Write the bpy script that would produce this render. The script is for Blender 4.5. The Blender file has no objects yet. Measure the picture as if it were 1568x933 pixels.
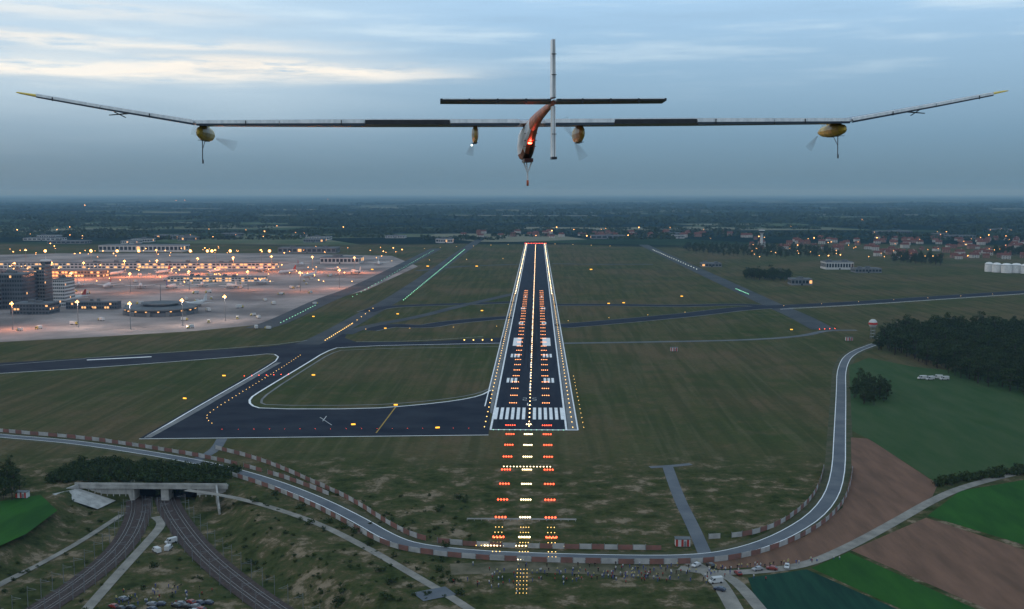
import bpy, bmesh, math, random
import numpy as np
from mathutils import Vector, Matrix, geometry
random.seed(7); rng=np.random.default_rng(7)
scene=bpy.context.scene
COL=scene.collection
# ------------------------------------------------------------------ camera / survey
HC=140.0; F=1655.0; CX,CY=784.0,466.5
P=math.atan(170.5/F); A=math.atan(39/F*math.cos(P))
hv=Vector((-math.sin(A),math.cos(A),0)); rv=Vector((math.cos(A),math.sin(A),0))
Fv=hv*math.cos(P)-Vector((0,0,1))*math.sin(P); Uv=hv*math.sin(P)+Vector((0,0,1))*math.cos(P)
def g(u,v,z=0.0):
    """photogrammetric survey: plan position (metres) of a point standing on level z"""
    r=Fv*F+rv*(u-CX)+Uv*(CY-v)
    t=(z-HC)/r.z
    return (r.x*t,r.y*t)
def G(l,z=0.0): return [g(u,v,z) for u,v in l]
cd=bpy.data.cameras.new("camera"); cam=bpy.data.objects.new("camera",cd); COL.objects.link(cam)
cam.location=(0,0,HC); cam.rotation_euler=(math.pi/2-P,0,A)
cd.sensor_width=36; cd.lens=F/1568*36; cd.clip_start=0.5; cd.clip_end=200000
scene.camera=cam
scene.view_settings.view_transform='Standard'; scene.view_settings.look='None'; scene.view_settings.exposure=0
# ------------------------------------------------------------------ node helpers
def nm(name):
    m=bpy.data.materials.new(name); m.use_nodes=True
    nt=m.node_tree; b=nt.nodes['Principled BSDF']; return m,nt,b
def N(nt,t,**k):
    n=nt.nodes.new(t)
    for a,v in k.items(): setattr(n,a,v)
    return n
def L(nt,a,b): nt.links.new(a,b)
def noise(nt,vec,scale,detail=4,rough=0.6,stretch=None):
    mp=N(nt,'ShaderNodeMapping'); L(nt,vec,mp.inputs['Vector'])
    s=stretch or (1,1,1); mp.inputs['Scale'].default_value=(s[0]*scale,s[1]*scale,s[2]*scale)
    n=N(nt,'ShaderNodeTexNoise'); n.inputs['Scale'].default_value=1; n.inputs['Detail'].default_value=detail
    n.inputs['Roughness'].default_value=rough
    L(nt,mp.outputs[0],n.inputs['Vector']); return n.outputs['Fac']
def ramp(nt,fac,stops):
    r=N(nt,'ShaderNodeValToRGB'); cr=r.color_ramp
    while len(cr.elements)<len(stops): cr.elements.new(0.5)
    for e,(p,c) in zip(cr.elements,stops): e.position=p; e.color=(c[0],c[1],c[2],1) if len(c)>=3 else c
    L(nt,fac,r.inputs[0]); return r.outputs[0]
def rampv(nt,fac,a,b):
    mr=N(nt,'ShaderNodeMapRange'); mr.inputs[1].default_value=a; mr.inputs[2].default_value=b
    mr.interpolation_type='SMOOTHSTEP'
    L(nt,fac,mr.inputs[0]); return mr.outputs[0]
def mixc(nt,fac,a,b,mode='MIX'):
    m=N(nt,'ShaderNodeMix',data_type='RGBA',blend_type=mode)
    for s,v in ((m.inputs[0],fac),(m.inputs[6],a),(m.inputs[7],b)):
        if isinstance(v,(int,float)): s.default_value=v
        elif isinstance(v,tuple): s.default_value=(*v,1)
        else: L(nt,v,s)
    return m.outputs[2]
def math_(nt,op,a,b=0.0,c=0.0):
    m=N(nt,'ShaderNodeMath',operation=op)
    for s,v in zip(m.inputs,(a,b,c)):
        if isinstance(v,(int,float)): s.default_value=v
        else: L(nt,v,s)
    return m.outputs[0]
def mat(name,c1,c2=None,scale=0.1,rough=0.8,metal=0,stretch=None,detail=5,lo=0.35,hi=0.65,spec=None):
    m,nt,b=nm(name)
    if spec is None: spec=.03 if rough>=.75 else .3
    b.inputs['Roughness'].default_value=rough; b.inputs['Metallic'].default_value=metal
    b.inputs['Specular IOR Level'].default_value=spec
    if c2 is None: c2=tuple(x*0.8 for x in c1)
    pos=N(nt,'ShaderNodeNewGeometry').outputs['Position']
    f=noise(nt,pos,scale,detail,0.6,stretch)
    L(nt,ramp(nt,f,[(lo,c1),(hi,c2)]),b.inputs['Base Color'])
    return m
def emit(name,c,s):
    m,nt,b=nm(name)
    b.inputs['Base Color'].default_value=(*[x*0.5 for x in c],1)
    b.inputs['Emission Color'].default_value=(*c,1); b.inputs['Emission Strength'].default_value=s
    m.cycles.emission_sampling='NONE'
    return m
# ------------------------------------------------------------------ world
SUN_EL,SUN_AZ=math.radians(9),math.radians(-62)   # azimuth from +Y, negative = left
w=bpy.data.worlds.new("World"); scene.world=w; w.use_nodes=True
nt=w.node_tree; nt.nodes.clear()
out=N(nt,'ShaderNodeOutputWorld')
sky=N(nt,'ShaderNodeTexSky',sky_type='NISHITA'); sky.sun_disc=False; sky.sun_elevation=SUN_EL; sky.sun_rotation=SUN_AZ
sky.dust_density=2
b1=N(nt,'ShaderNodeBackground'); b1.inputs[1].default_value=0.006; L(nt,sky.outputs[0],b1.inputs[0])
tc=N(nt,'ShaderNodeTexCoord').outputs['Generated']
sep=N(nt,'ShaderNodeSeparateXYZ'); L(nt,tc,sep.inputs[0])
X,Y,Z=sep.outputs
n1=noise(nt,tc,1,5,0.55,(5,5,55))
n2=noise(nt,tc,1,6,0.6,(14,14,120))
zz=math_(nt,'ADD',Z,math_(nt,'MULTIPLY',math_(nt,'SUBTRACT',n1,0.5),0.035))
base=ramp(nt,math_(nt,'MULTIPLY',Z,4.0),[(0.0,(.115,.215,.30)),(0.07,(.14,.245,.335)),(0.2,(.185,.325,.46)),(0.38,(.28,.455,.63)),(0.7,(.42,.65,.90)),(1.0,(.36,.54,.74))])
az=math_(nt,'DIVIDE',X,math_(nt,'MAXIMUM',Y,0.05))
azl=rampv(nt,az,0.02,-0.30)
mid=rampv(nt,zz,0.02,0.10)
base=mixc(nt,math_(nt,'MULTIPLY',math_(nt,'MULTIPLY',azl,mid),0.45),base,(.68,.82,.92))
def band(c,wd,amp,a0,a1):
    d=math_(nt,'DIVIDE',math_(nt,'SUBTRACT',zz,c),wd)
    e=math_(nt,'POWER',2.718,math_(nt,'MULTIPLY',math_(nt,'MULTIPLY',d,d),-1))
    return math_(nt,'MULTIPLY',math_(nt,'MULTIPLY',e,amp),rampv(nt,az,a0,a1))
m1=band(.108,.008,1.2,.02,-.22)
m2=band(.127,.005,.75,-.08,-.34)
m3=band(.152,.009,.5,-.16,-.42)
tot=math_(nt,'ADD',math_(nt,'ADD',m1,m2),m3)
tot=math_(nt,'MULTIPLY',tot,rampv(nt,n2,.25,.52))
tot=math_(nt,'MINIMUM',tot,1.0)
col=mixc(nt,tot,base,(1.0,.95,.87))
wis=math_(nt,'MULTIPLY',rampv(nt,n1,.48,.72),math_(nt,'MULTIPLY',rampv(nt,Z,.07,.15),.50))
col=mixc(nt,wis,col,(.78,.92,1.0))
dk=math_(nt,'MULTIPLY',rampv(nt,n1,.5,.28),math_(nt,'MULTIPLY',rampv(nt,Z,.03,.1),.18))
col=mixc(nt,dk,col,(.25,.40,.57))
# unseen sky behind the camera brightened, added to light the wing's rear strip
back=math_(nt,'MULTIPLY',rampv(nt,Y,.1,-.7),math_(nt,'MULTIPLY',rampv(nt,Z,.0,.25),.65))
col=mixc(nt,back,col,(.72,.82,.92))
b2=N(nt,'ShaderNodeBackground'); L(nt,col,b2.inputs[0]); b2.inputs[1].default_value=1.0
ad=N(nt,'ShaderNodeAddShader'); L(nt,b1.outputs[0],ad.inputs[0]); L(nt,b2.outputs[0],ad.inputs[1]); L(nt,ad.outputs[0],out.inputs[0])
sd=bpy.data.lights.new("sun",'SUN'); sd.energy=0.3; sd.angle=math.radians(15); sd.color=(1,.82,.62)
so=bpy.data.objects.new("sun",sd); COL.objects.link(so)
dirv=Vector((math.sin(SUN_AZ)*math.cos(SUN_EL),math.cos(SUN_AZ)*math.cos(SUN_EL),math.sin(SUN_EL)))
so.rotation_euler=dirv.to_track_quat('Z','Y').to_euler(); so.location=(-100,100,300)
# ------------------------------------------------------------------ mesh helpers
def obj(name,verts,faces,mats,mi=None,parent=None,loc=(0,0,0),smooth=False):
    me=bpy.data.meshes.new(name); me.from_pydata([tuple(v) for v in verts],[],[tuple(f) for f in faces])
    if not isinstance(mats,(list,tuple)): mats=[mats]
    for m in mats: me.materials.append(m)
    if mi is not None: me.polygons.foreach_set('material_index',mi)
    if smooth: me.polygons.foreach_set('use_smooth',[True]*len(me.polygons))
    me.update()
    o=bpy.data.objects.new(name,me); COL.objects.link(o); o.location=loc
    if parent: o.parent=parent
    return o
def link(name,me,loc,rz=0,s=1,parent=None):
    o=bpy.data.objects.new(name,me); COL.objects.link(o); o.location=loc; o.rotation_euler=(0,0,rz)
    o.scale=(s,s,s) if not isinstance(s,tuple) else s
    if parent: o.parent=parent
    return o
def empty(name,loc=(0,0,0),rz=0):
    o=bpy.data.objects.new(name,None); COL.objects.link(o); o.location=loc; o.rotation_euler=(0,0,rz); o.empty_display_size=1; return o
class MB:
    def __init__(s): s.v=[];s.f=[];s.m=[]
    def add(s,v,f,m=0):
        k=len(s.v); s.v+=[tuple(x) for x in v]; s.f+=[tuple(i+k for i in q) for q in f]; s.m+=[m]*len(f)
    def box(s,x0,x1,y0,y1,z0,z1,m=0):
        s.add([(x0,y0,z0),(x1,y0,z0),(x1,y1,z0),(x0,y1,z0),(x0,y0,z1),(x1,y0,z1),(x1,y1,z1),(x0,y1,z1)],
              [(0,3,2,1),(4,5,6,7),(0,1,5,4),(1,2,6,5),(2,3,7,6),(3,0,4,7)],m)
    def tube(s,a,b,r0,r1,n=6,m=0):
        a=Vector(a);b=Vector(b);d=(b-a).normalized(); q=d.orthogonal().normalized(); p=d.cross(q)
        vs=[a+(q*math.cos(t)+p*math.sin(t))*r0 for t in [2*math.pi*i/n for i in range(n)]]+[b+(q*math.cos(t)+p*math.sin(t))*r1 for t in [2*math.pi*i/n for i in range(n)]]
        s.add(vs,[(i,(i+1)%n,n+(i+1)%n,n+i) for i in range(n)]+[tuple(range(n-1,-1,-1)),tuple(range(n,2*n))],m)
    def loft(s,rings,m=0,cap=True):
        n=len(rings[0]); v=[p for r in rings for p in r]; f=[]
        for j in range(len(rings)-1):
            for i in range(n): f.append((j*n+i,j*n+(i+1)%n,(j+1)*n+(i+1)%n,(j+1)*n+i))
        if cap: f+= [tuple(range(n-1,-1,-1)),tuple((len(rings)-1)*n+i for i in range(n))]
        s.add(v,f,m)
    def sphere(s,c,r,m=0,n=10,k=7,sc=(1,1,1)):
        rings=[]
        for j in range(1,k):
            t=math.pi*j/k
            rings.append([(c[0]+r*sc[0]*math.sin(t)*math.cos(2*math.pi*i/n),c[1]+r*sc[1]*math.sin(t)*math.sin(2*math.pi*i/n),c[2]+r*sc[2]*math.cos(t)) for i in range(n)])
        s.loft(rings,m)
    def obj(s,name,mats,**k): return obj(name,s.v,s.f,mats,s.m,**k)
def circ(c,rx,rz,n=12,y=0):
    return [(c[0]+rx*math.cos(2*math.pi*i/n),y,c[1]+rz*math.sin(2*math.pi*i/n)) for i in range(n)]
# terrain height: railway cutting
PORT_Y=506.0
FLOOR=G([(140,784),(120,815),(50,870),(-60,940),(-260,1080),(650,1080),(560,1000),(430,905),(335,840),(295,790)],-8)
TXL,TXR=-195.0,-163.5
FLOOR=[(TXL,532.0),(TXL,PORT_Y),(FLOOR[0][0],PORT_Y-.4)]+FLOOR[1:-1]+[(FLOOR[-1][0],PORT_Y-.4),(TXR,PORT_Y),(TXR,532.0)]
FP=np.array(FLOOR)
def Hf(x,y):
    x=np.atleast_1d(np.asarray(x,float)); y=np.atleast_1d(np.asarray(y,float))
    ins=np.zeros(x.shape,bool); d=np.full(x.shape,1e9)
    n=len(FP)
    for i in range(n):
        ax,ay=FP[i];bx,by=FP[(i+1)%n]
        c=((ay>y)!=(by>y))&(x<(bx-ax)*(y-ay)/((by-ay) if by!=ay else 1e-9)+ax); ins^=c
        vx,vy=bx-ax,by-ay; t=np.clip(((x-ax)*vx+(y-ay)*vy)/(vx*vx+vy*vy+1e-9),0,1)
        d=np.minimum(d,np.hypot(x-ax-t*vx,y-ay-t*vy))
    d=np.where(ins,0,d); wd=np.where(y>PORT_Y+.3,1.2,20.0)
    t=np.clip(d/wd,0,1); return -8*(1-t*t*(3-2*t))
def H1(x,y): return float(Hf(x,y)[0])
def geo(a,b,n): return list(np.geomspace(a,b,n))
xs=sorted(set([-x for x in geo(900,70000,22)]+list(np.arange(-860,-345,40))+list(np.arange(-340,-40,2.5))+list(np.arange(-40,860,45))+geo(900,70000,22)))
ys=sorted(set([-9000,-3000,-1000,-200,100,200]+list(np.arange(250,565,2.5))+list(np.arange(570,1200,40))+geo(1240,80000,40)))
XX,YY=np.meshgrid(xs,ys); ZZ=np.zeros(XX.shape)
msk=(XX>-360)&(XX<-20)&(YY>230)&(YY<570)
ZZ[msk]=Hf(XX[msk],YY[msk])
nx,ny=len(xs),len(ys)
V=np.stack([XX.ravel(),YY.ravel(),ZZ.ravel()],1)
I=np.arange((ny-1)*nx).reshape(ny-1,nx)[:,:-1].ravel()
Fc=np.stack([I,I+1,I+nx+1,I+nx],1)
m,nt,b=nm("grass_ground"); b.inputs['Roughness'].default_value=1; b.inputs['Specular IOR Level'].default_value=.0
pos=N(nt,'ShaderNodeNewGeometry').outputs['Position']
sp=N(nt,'ShaderNodeSeparateXYZ'); L(nt,pos,sp.inputs[0])
a=noise(nt,pos,0.006,6,.65); bb=noise(nt,pos,0.05,6,.7); c=noise(nt,pos,0.02,3,.5,(6,0.30,1)); dd=noise(nt,pos,.35,4,.7)
gc=ramp(nt,a,[(.33,(.048,.068,.024)),(.47,(.075,.078,.034)),(.60,(.118,.090,.050))])
gc=mixc(nt,math_(nt,'MULTIPLY',rampv(nt,bb,.45,.72),.6),gc,(.135,.098,.058))
gc=mixc(nt,math_(nt,'MULTIPLY',rampv(nt,c,.42,.62),.45),gc,(.038,.050,.020))
gc=mixc(nt,math_(nt,'MULTIPLY',rampv(nt,noise(nt,pos,.03,2,.5,(7,.25,1)),.52,.68),.35),gc,(.125,.115,.065))
gc=mixc(nt,math_(nt,'MULTIPLY',rampv(nt,dd,.4,.7),.35),gc,(.034,.040,.018))
rough=rampv(nt,sp.outputs[1],600,510)
e1=noise(nt,pos,.07,8,.75)
ec=ramp(nt,e1,[(.38,(.020,.031,.010)),(.47,(.048,.060,.022)),(.54,(.082,.070,.036)),(.62,(.24,.185,.13))])
gc=mixc(nt,math_(nt,'MULTIPLY',rough,.85),gc,ec)
vm=N(nt,'ShaderNodeMapping'); L(nt,pos,vm.inputs[0]); vm.inputs['Scale'].default_value=(1/600,1/420,1)
vo=N(nt,'ShaderNodeTexVoronoi',feature='F1',voronoi_dimensions='2D'); vo.inputs['Scale'].default_value=1; L(nt,vm.outputs[0],vo.inputs['Vector'])
sc=N(nt,'ShaderNodeSeparateXYZ'); L(nt,vo.outputs['Color'],sc.inputs[0])
ff=math_(nt,'ADD',sc.outputs[0],math_(nt,'MULTIPLY',math_(nt,'SUBTRACT',noise(nt,pos,.003,4,.6),.5),.5))
fc=ramp(nt,ff,[(.45,(.010,.019,.013)),(.6,(.026,.044,.022)),(.78,(.07,.10,.05)),(.93,(.18,.18,.13))])
fm=rampv(nt,math_(nt,'ADD',sp.outputs[1],math_(nt,'MULTIPLY',noise(nt,pos,.002),900)),3300,3500)
gc=mixc(nt,fm,gc,fc)
L(nt,gc,b.inputs['Base Color'])
bp=N(nt,'ShaderNodeBump'); bp.inputs['Strength'].default_value=.7; bp.inputs['Distance'].default_value=1.5; L(nt,bb,bp.inputs['Height']); L(nt,bp.outputs[0],b.inputs['Normal'])
M_grass=m
ground=obj("ground",V.tolist(),Fc.tolist(),M_grass)
# ------------------------------------------------------------------ sheets
_zc=[0]
def lay(base):
    _zc[0]+=1; return base+0.006*(_zc[0]%12)
def poly(name,pts,mt,z):
    tri=geometry.tessellate_polygon([[Vector((x,y,0)) for x,y in pts]])
    v=[(x,y,z) for x,y in pts]; f=[]
    for t in tri:
        aa,b_,c_=[Vector(v[i]) for i in t]
        f.append(t if (b_-aa).cross(c_-aa).z>0 else t[::-1])
    return obj(name,v,f,mt)
def chaikin(p,k=2):
    for _ in range(k):
        q=[p[0]]
        for i in range(len(p)-1):
            a,b=p[i],p[i+1]
            q+=[(a[0]*.75+b[0]*.25,a[1]*.75+b[1]*.25),(a[0]*.25+b[0]*.75,a[1]*.25+b[1]*.75)]
        q.append(p[-1]); p=q
    return p
def resample(p,step):
    o=[p[0]]
    for i in range(len(p)-1):
        a,b=p[i],p[i+1]; d=math.dist(a,b); n=max(1,int(d/step))
        for k in range(1,n+1): o.append((a[0]+(b[0]-a[0])*k/n,a[1]+(b[1]-a[1])*k/n))
    return o
def offs(p,o):
    r=[]
    for i in range(len(p)):
        a=p[max(0,i-1)];b=p[min(len(p)-1,i+1)]; dx,dy=b[0]-a[0],b[1]-a[1]; l=math.hypot(dx,dy) or 1
        r.append((p[i][0]+dy/l*o,p[i][1]-dx/l*o))
    return r
def ribbon(name,pts,width,mt,z,off=0,drape=False,smooth=2,step=40,parent=None,cross=1):
    p=chaikin(pts,smooth); p=resample(p,4 if drape else step)
    rows=[offs(p,off+width*(k/cross-.5)) for k in range(cross+1)]
    v=[];f=[]
    for k,r in enumerate(rows):
        if drape:
            hz=Hf([q[0] for q in r],[q[1] for q in r])
            v+=[(q[0],q[1],z+h) for q,h in zip(r,hz)]
        else: v+=[(q[0],q[1],z) for q in r]
    n=len(p)
    for k in range(cross):
        for i in range(n-1):
            f.append((k*n+i,(k+1)*n+i,(k+1)*n+i+1,k*n+i+1))
    return obj(name,v,f,mt,parent=parent)
M_asph=mat("runway_asphalt",(.017,.021,.033),(.030,.034,.046),.05,.9,stretch=(4,.3,1))
M_taxi=mat("taxiway_asphalt",(.017,.021,.032),(.032,.037,.048),.03,.9,stretch=(1,1.5,1))
M_taxi2=mat("old_taxiway",(.050,.057,.064),(.082,.087,.09),.02,.9)
M_shld=mat("shoulder",(.15,.155,.16),(.22,.22,.215),.06,.9)
M_road=mat("road_asphalt",(.10,.112,.13),(.15,.16,.172),.06,.9)
M_grav=mat("gravel",(.18,.17,.15),(.28,.26,.23),.15,.95)
M_white=mat("paint_white",(.88,.88,.88),(.70,.71,.72),.2,.8)
M_pale=mat("paint_worn",(.50,.51,.51),(.38,.39,.39),.1,.8)
M_yel=mat("paint_yellow",(.45,.30,.08),(.3,.2,.06),.1,.8)
M_apr=mat("apron_concrete",(.34,.29,.27),(.15,.135,.13),.009,.85,detail=8,lo=.38,hi=.62)
M_brown=mat("ploughed_soil",(.19,.108,.074),(.125,.076,.053),.05,.95,stretch=(3,.5,1))
M_gf1=mat("field_green",(.028,.096,.016),(.018,.062,.013),.03,.9,stretch=(3,.7,1))
M_gf2=mat("field_dark",(.016,.056,.036),(.011,.036,.026),.05,.9,stretch=(5,.6,1))
M_gf3=mat("meadow",(.032,.068,.022),(.052,.080,.032),.03,.9,stretch=(3,.6,1))
M_conc=mat("concrete",(.44,.43,.41),(.27,.265,.25),.25,.85)
M_dark=mat("tunnel_shade_black",(.012,.012,.014),None,.5)  # near-black colour standing in for shade inside the tunnel openings
M_steel=mat("galvanised_steel",(.25,.26,.27),(.18,.19,.2),2,.5,.5)
poly("ploughed_field",G([(1303,670),(1330,672),(1436,742),(1428,760),(1300,838),(1225,864),(1100,872),(1085,858),(1150,852),(1232,822),(1290,778),(1304,722)]),M_brown,.03)
poly("ploughed_field",G([(1418,793),(1700,885),(1760,980),(1620,980),(1303,843)]),M_brown,.036)
poly("crop_field",G([(1720,715),(1568,735),(1470,752),(1420,790),(1720,880)]),M_gf1,.03)
poly("crop_field",G([(1145,885),(1235,872),(1480,980),(1180,980)]),M_gf2,.03)
poly("crop_field",G([(1242,870),(1300,846),(1600,980),(1482,980)]),M_gf1,.036)
poly("meadow_field",G([(1300,560),(1330,548),(1400,562),(1800,600),(1800,690),(1568,712),(1438,742),(1336,676),(1305,660)]),M_gf3,.03)
poly("crop_field",G([(-300,770),(0,768),(62,758),(88,782),(40,818),(-20,845),(-300,900)]),M_gf1,.05)
poly("apron",G([(-500,560),(0,524),(150,516),(300,507),(420,495),(492,463),(560,445),(640,408),(600,392),(420,388),(100,388),(-500,402)]),M_apr,.05)
# ------------------------------------------------------------------ runway
RC=-5.0; R0=631.0; R1=3010.0
poly("runway_shoulder",[(RC-30,R0+60),(RC-30,R1),(RC+30,R1),(RC+30,R0),(RC,R0)],M_shld,.12)
poly("runway",[(RC-23.5,R0),(RC+23.5,R0),(RC+23.5,R1+20),(RC-23.5,R1+20)],M_asph,.30)
mk=MB()
def quad(x0,x1,y0,y1,z=.36,m=0): mk.add([(x0,y0,z),(x1,y0,z),(x1,y1,z),(x0,y1,z)],[(0,1,2,3)],m)
for s in (-1,1):
    quad(RC+s*22.5-.6,RC+s*22.5+.6,R0,R1)
    for i in range(6):
        x=RC+s*(2.4+i*3.5); quad(min(x,x+s*2.0),max(x,x+s*2.0),660,697)
    for y,n in ((801,3),(925,3),(1160,2),(1310,2),(1460,1)):
        for i in range(n):
            x=RC+s*(10+i*2.9); quad(min(x,x+s*1.9),max(x,x+s*1.9),y-10,y+10)
    quad(min(RC+s*10,RC+s*17.5),max(RC+s*10,RC+s*17.5),985,1040)
    quad(RC+s*29.3-.4,RC+s*29.3+.4,R0+ (0 if s>0 else 70),R1)
y=760
while y<R1-40:
    quad(RC-.55,RC+.55,y,y+30); y+=50
quad(RC-23,RC+29.5,R0-1.5,R0+.3,z=.37)
def stroke(pts,x0,y0,w,h,t=.7):
    for (ax,ay,bx,by) in pts:
        ax,bx=x0+ax*w,x0+bx*w; ay,by=y0+ay*h,y0+by*h
        quad(min(ax,bx)-t/2,max(ax,bx)+t/2,min(ay,by)-t,max(ay,by)+t,z=.364)
stroke([(0,0,0,1),(0,0,1,0)],RC-1.2,704,2.4,8,.6)
mk.obj("runway_marking",M_white)
mk=MB()
stroke([(0,1,1,1),(1,1,1,.5),(0,.5,1,.5),(0,0,0,.5),(0,0,1,0)],RC-4.4,722,2.2,9,.5)
stroke([(0,1,1,1),(0,1,0,.5),(0,.5,1,.5),(1,0,1,.5),(0,0,1,0)],RC+2.2,722,2.2,9,.5)
mk.obj("runway_designator",M_pale)
rb_=MB()
for i in range(46):
    x=RC+random.choice([-1,1])*abs(random.gauss(5,2.2)); y=random.uniform(850,1250); l=random.uniform(60,280); wq=random.uniform(.3,.9)
    rb_.add([(x,y,.31+i*.0009),(x+wq,y,.31+i*.0009),(x+wq,y+l,.31+i*.0009),(x,y+l,.31+i*.0009)],[(0,1,2,3)])
rb_.obj("tyre_rubber_marks",mat("tyre_rubber",(.009,.009,.012),(.013,.013,.016),.3,.8))
# ------------------------------------------------------------------ taxiways
poly("taxiway",G([(213,672),(748,666),(753,597),(735,606),(700,613),(640,620),(560,626),(400,626),(384,621),(382,612),(400,600),(470,558),(497,541),(520,532),(768,527),(772,517),(640,524),(545,524),(528,518),(532,508),(505,512),(470,523),(410,531),(130,549),(-400,578),(-400,602),(0,572),(130,564),(240,556),(380,545),(418,541),(428,547),(400,564)]),M_taxi,.18)
def tl(pts,wd=1.0,m=M_white,z=.30): return ribbon("taxiway_marking",G(pts),wd,m,lay(z),smooth=1)
tl([(222,671),(300,625),(400,568),(429,549),(418,541.5),(380,545.5),(240,556.5),(130,564.5),(0,572.5)],1.1,M_white)
tl([(213,673),(748,667)],1.0)
tl([(752,598),(735,607),(700,614),(640,621),(560,627),(402,627),(383,621),(382,611),(400,599),(470,557),(497,540),(522,531),(768,526)],1.5)
tl([(752,594),(735,602),(700,609),(640,616),(560,621),(410,621),(397,616),(412,601),(476,560),(505,542),(528,535),(766,531)],1.6,M_shld,.05)
tl([(131,549),(410,530),(470,522)],.9,M_pale)
tl([(0,560),(131,550)],.9,M_pale)
tl([(133,552),(232,547)],4.2,M_white)
tl([(226,671),(300,630),(330,612),(427,556)],4.0,M_shld)
tl([(576,664),(606,624)],.8,M_yel)
tl([(545,524),(640,523),(740,516)],.8,M_pale)
for a_,b_ in(((490,640),(508,652)),((494,646),(500,638))): tl([a_,b_],.5,M_pale,.31)
def taxi(pts,w=23,mt=M_taxi,sh=5,edge=True):
    p=G(pts)
    if sh: ribbon("taxiway_shoulder",p,w+2*sh,M_shld if edge else M_taxi2,lay(.05))
    ribbon("taxiway",p,w,mt,lay(.19))
taxi([(470,528),(500,516),(560,482),(620,449),(715,380),(742,362)],24,M_taxi2,0)
ribbon("taxiway",G([(395,503),(430,492),(500,458),(540,445),(600,416),(668,381)]),28,M_taxi2,lay(.19))
taxi([(785,486),(740,489),(680,495),(655,500),(630,500),(600,498),(560,506)],24,M_taxi,2.0)
taxi([(785,463),(740,465),(660,467),(590,470),(560,478)],20,M_taxi,2.0)
taxi([(530,512),(560,500),(640,486),(700,470),(788,450)],14,M_taxi2,0)
taxi([(640,415),(700,408),(795,405)],18,M_taxi2,0)
taxi([(855,500),(930,494),(1060,482),(1130,473),(1190,470),(1300,465),(1450,455),(1568,447),(1800,437)],30,M_taxi,2.0)
taxi([(848,467),(940,467),(1040,469),(1130,466),(1180,470)],22,M_taxi,2.0)
taxi([(845,404),(900,405),(1000,405)],18,M_taxi2,0)
taxi([(985,375),(1000,382),(1060,410),(1140,447),(1180,466),(1225,485),(1262,505)],22,M_taxi2,2,False)
ribbon("service_road",G([(862,526),(1000,524),(1150,521),(1230,515),(1265,506),(1312,506)]),8,M_road,lay(.10))
ribbon("service_road",G([(1190,470),(1215,480),(1250,497),(1262,505)]),8,M_road,lay(.12))
tl([(1195,474),(1300,468.5),(1450,458.5),(1568,450.5)],1.6,M_white)
PER=G([(-260,640),(0,668),(80,674),(150,682),(300,706),(400,732),(480,762),(545,794),(600,826),(640,838),(720,847),(800,851),(950,855),(1060,855),(1130,846),(1200,822),(1260,783),(1284,735),(1286,660),(1288,600),(1288,565),(1300,542),(1340,527)])
ribbon("perimeter_road",PER,7.0,M_road,.10,step=10)
ribbon("road_marking",PER,.45,M_white,.14,off=3.2,step=10)
ribbon("road_marking",PER,.45,M_white,.146,off=-3.2,step=10)
ribbon("dirt_verge",PER,14,mat("verge",(.095,.085,.055),(.05,.06,.028),.1,.95),.02,step=10)
ribbon("service_road",G([(300,705),(330,690),(340,672)]),6,M_road,.115)
ribbon("service_road",G([(1022,714),(1040,765),(1062,808),(1080,850)]),5.5,M_road,.118)
ribbon("service_road",G([(995,716),(1030,714),(1058,711)]),4,M_road,.124)
ribbon("country_road",G([(1750,690),(1568,722),(1480,744),(1430,765),(1370,800),(1300,838),(1235,866),(1160,876),(1090,878),(1040,870)]),5.0,M_grav,.13,step=10)
ribbon("country_road",G([(1058,862),(1090,880),(1110,905),(1150,980)]),6,M_grav,.136)
ribbon("country_road",G([(1090,876),(1125,887),(1170,940),(1200,980)]),4.5,M_grav,.142)
ribbon("dirt_verge",G([(690,872),(800,868),(950,872),(1060,882)]),12,mat("dirt",(.16,.135,.095),(.055,.06,.032),.12,.95),.05)
ribbon("dirt_track",G([(285,751),(330,757),(385,768),(480,798),(560,838),(640,885),(700,920),(800,990)]),3.6,M_grav,.16)
ribbon("service_road",G([(640,915),(690,905)]),9,M_road,.2)
ribbon("track_path",G([(238,792),(250,802),(232,824),(180,880),(110,960)],-8),4.2,M_grav,.22,drape=True,cross=2)
ribbon("track_path",G([(186,786),(165,800),(105,838),(0,893),(-80,935)],-7),3.0,M_grav,.3,drape=True,cross=2)
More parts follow.
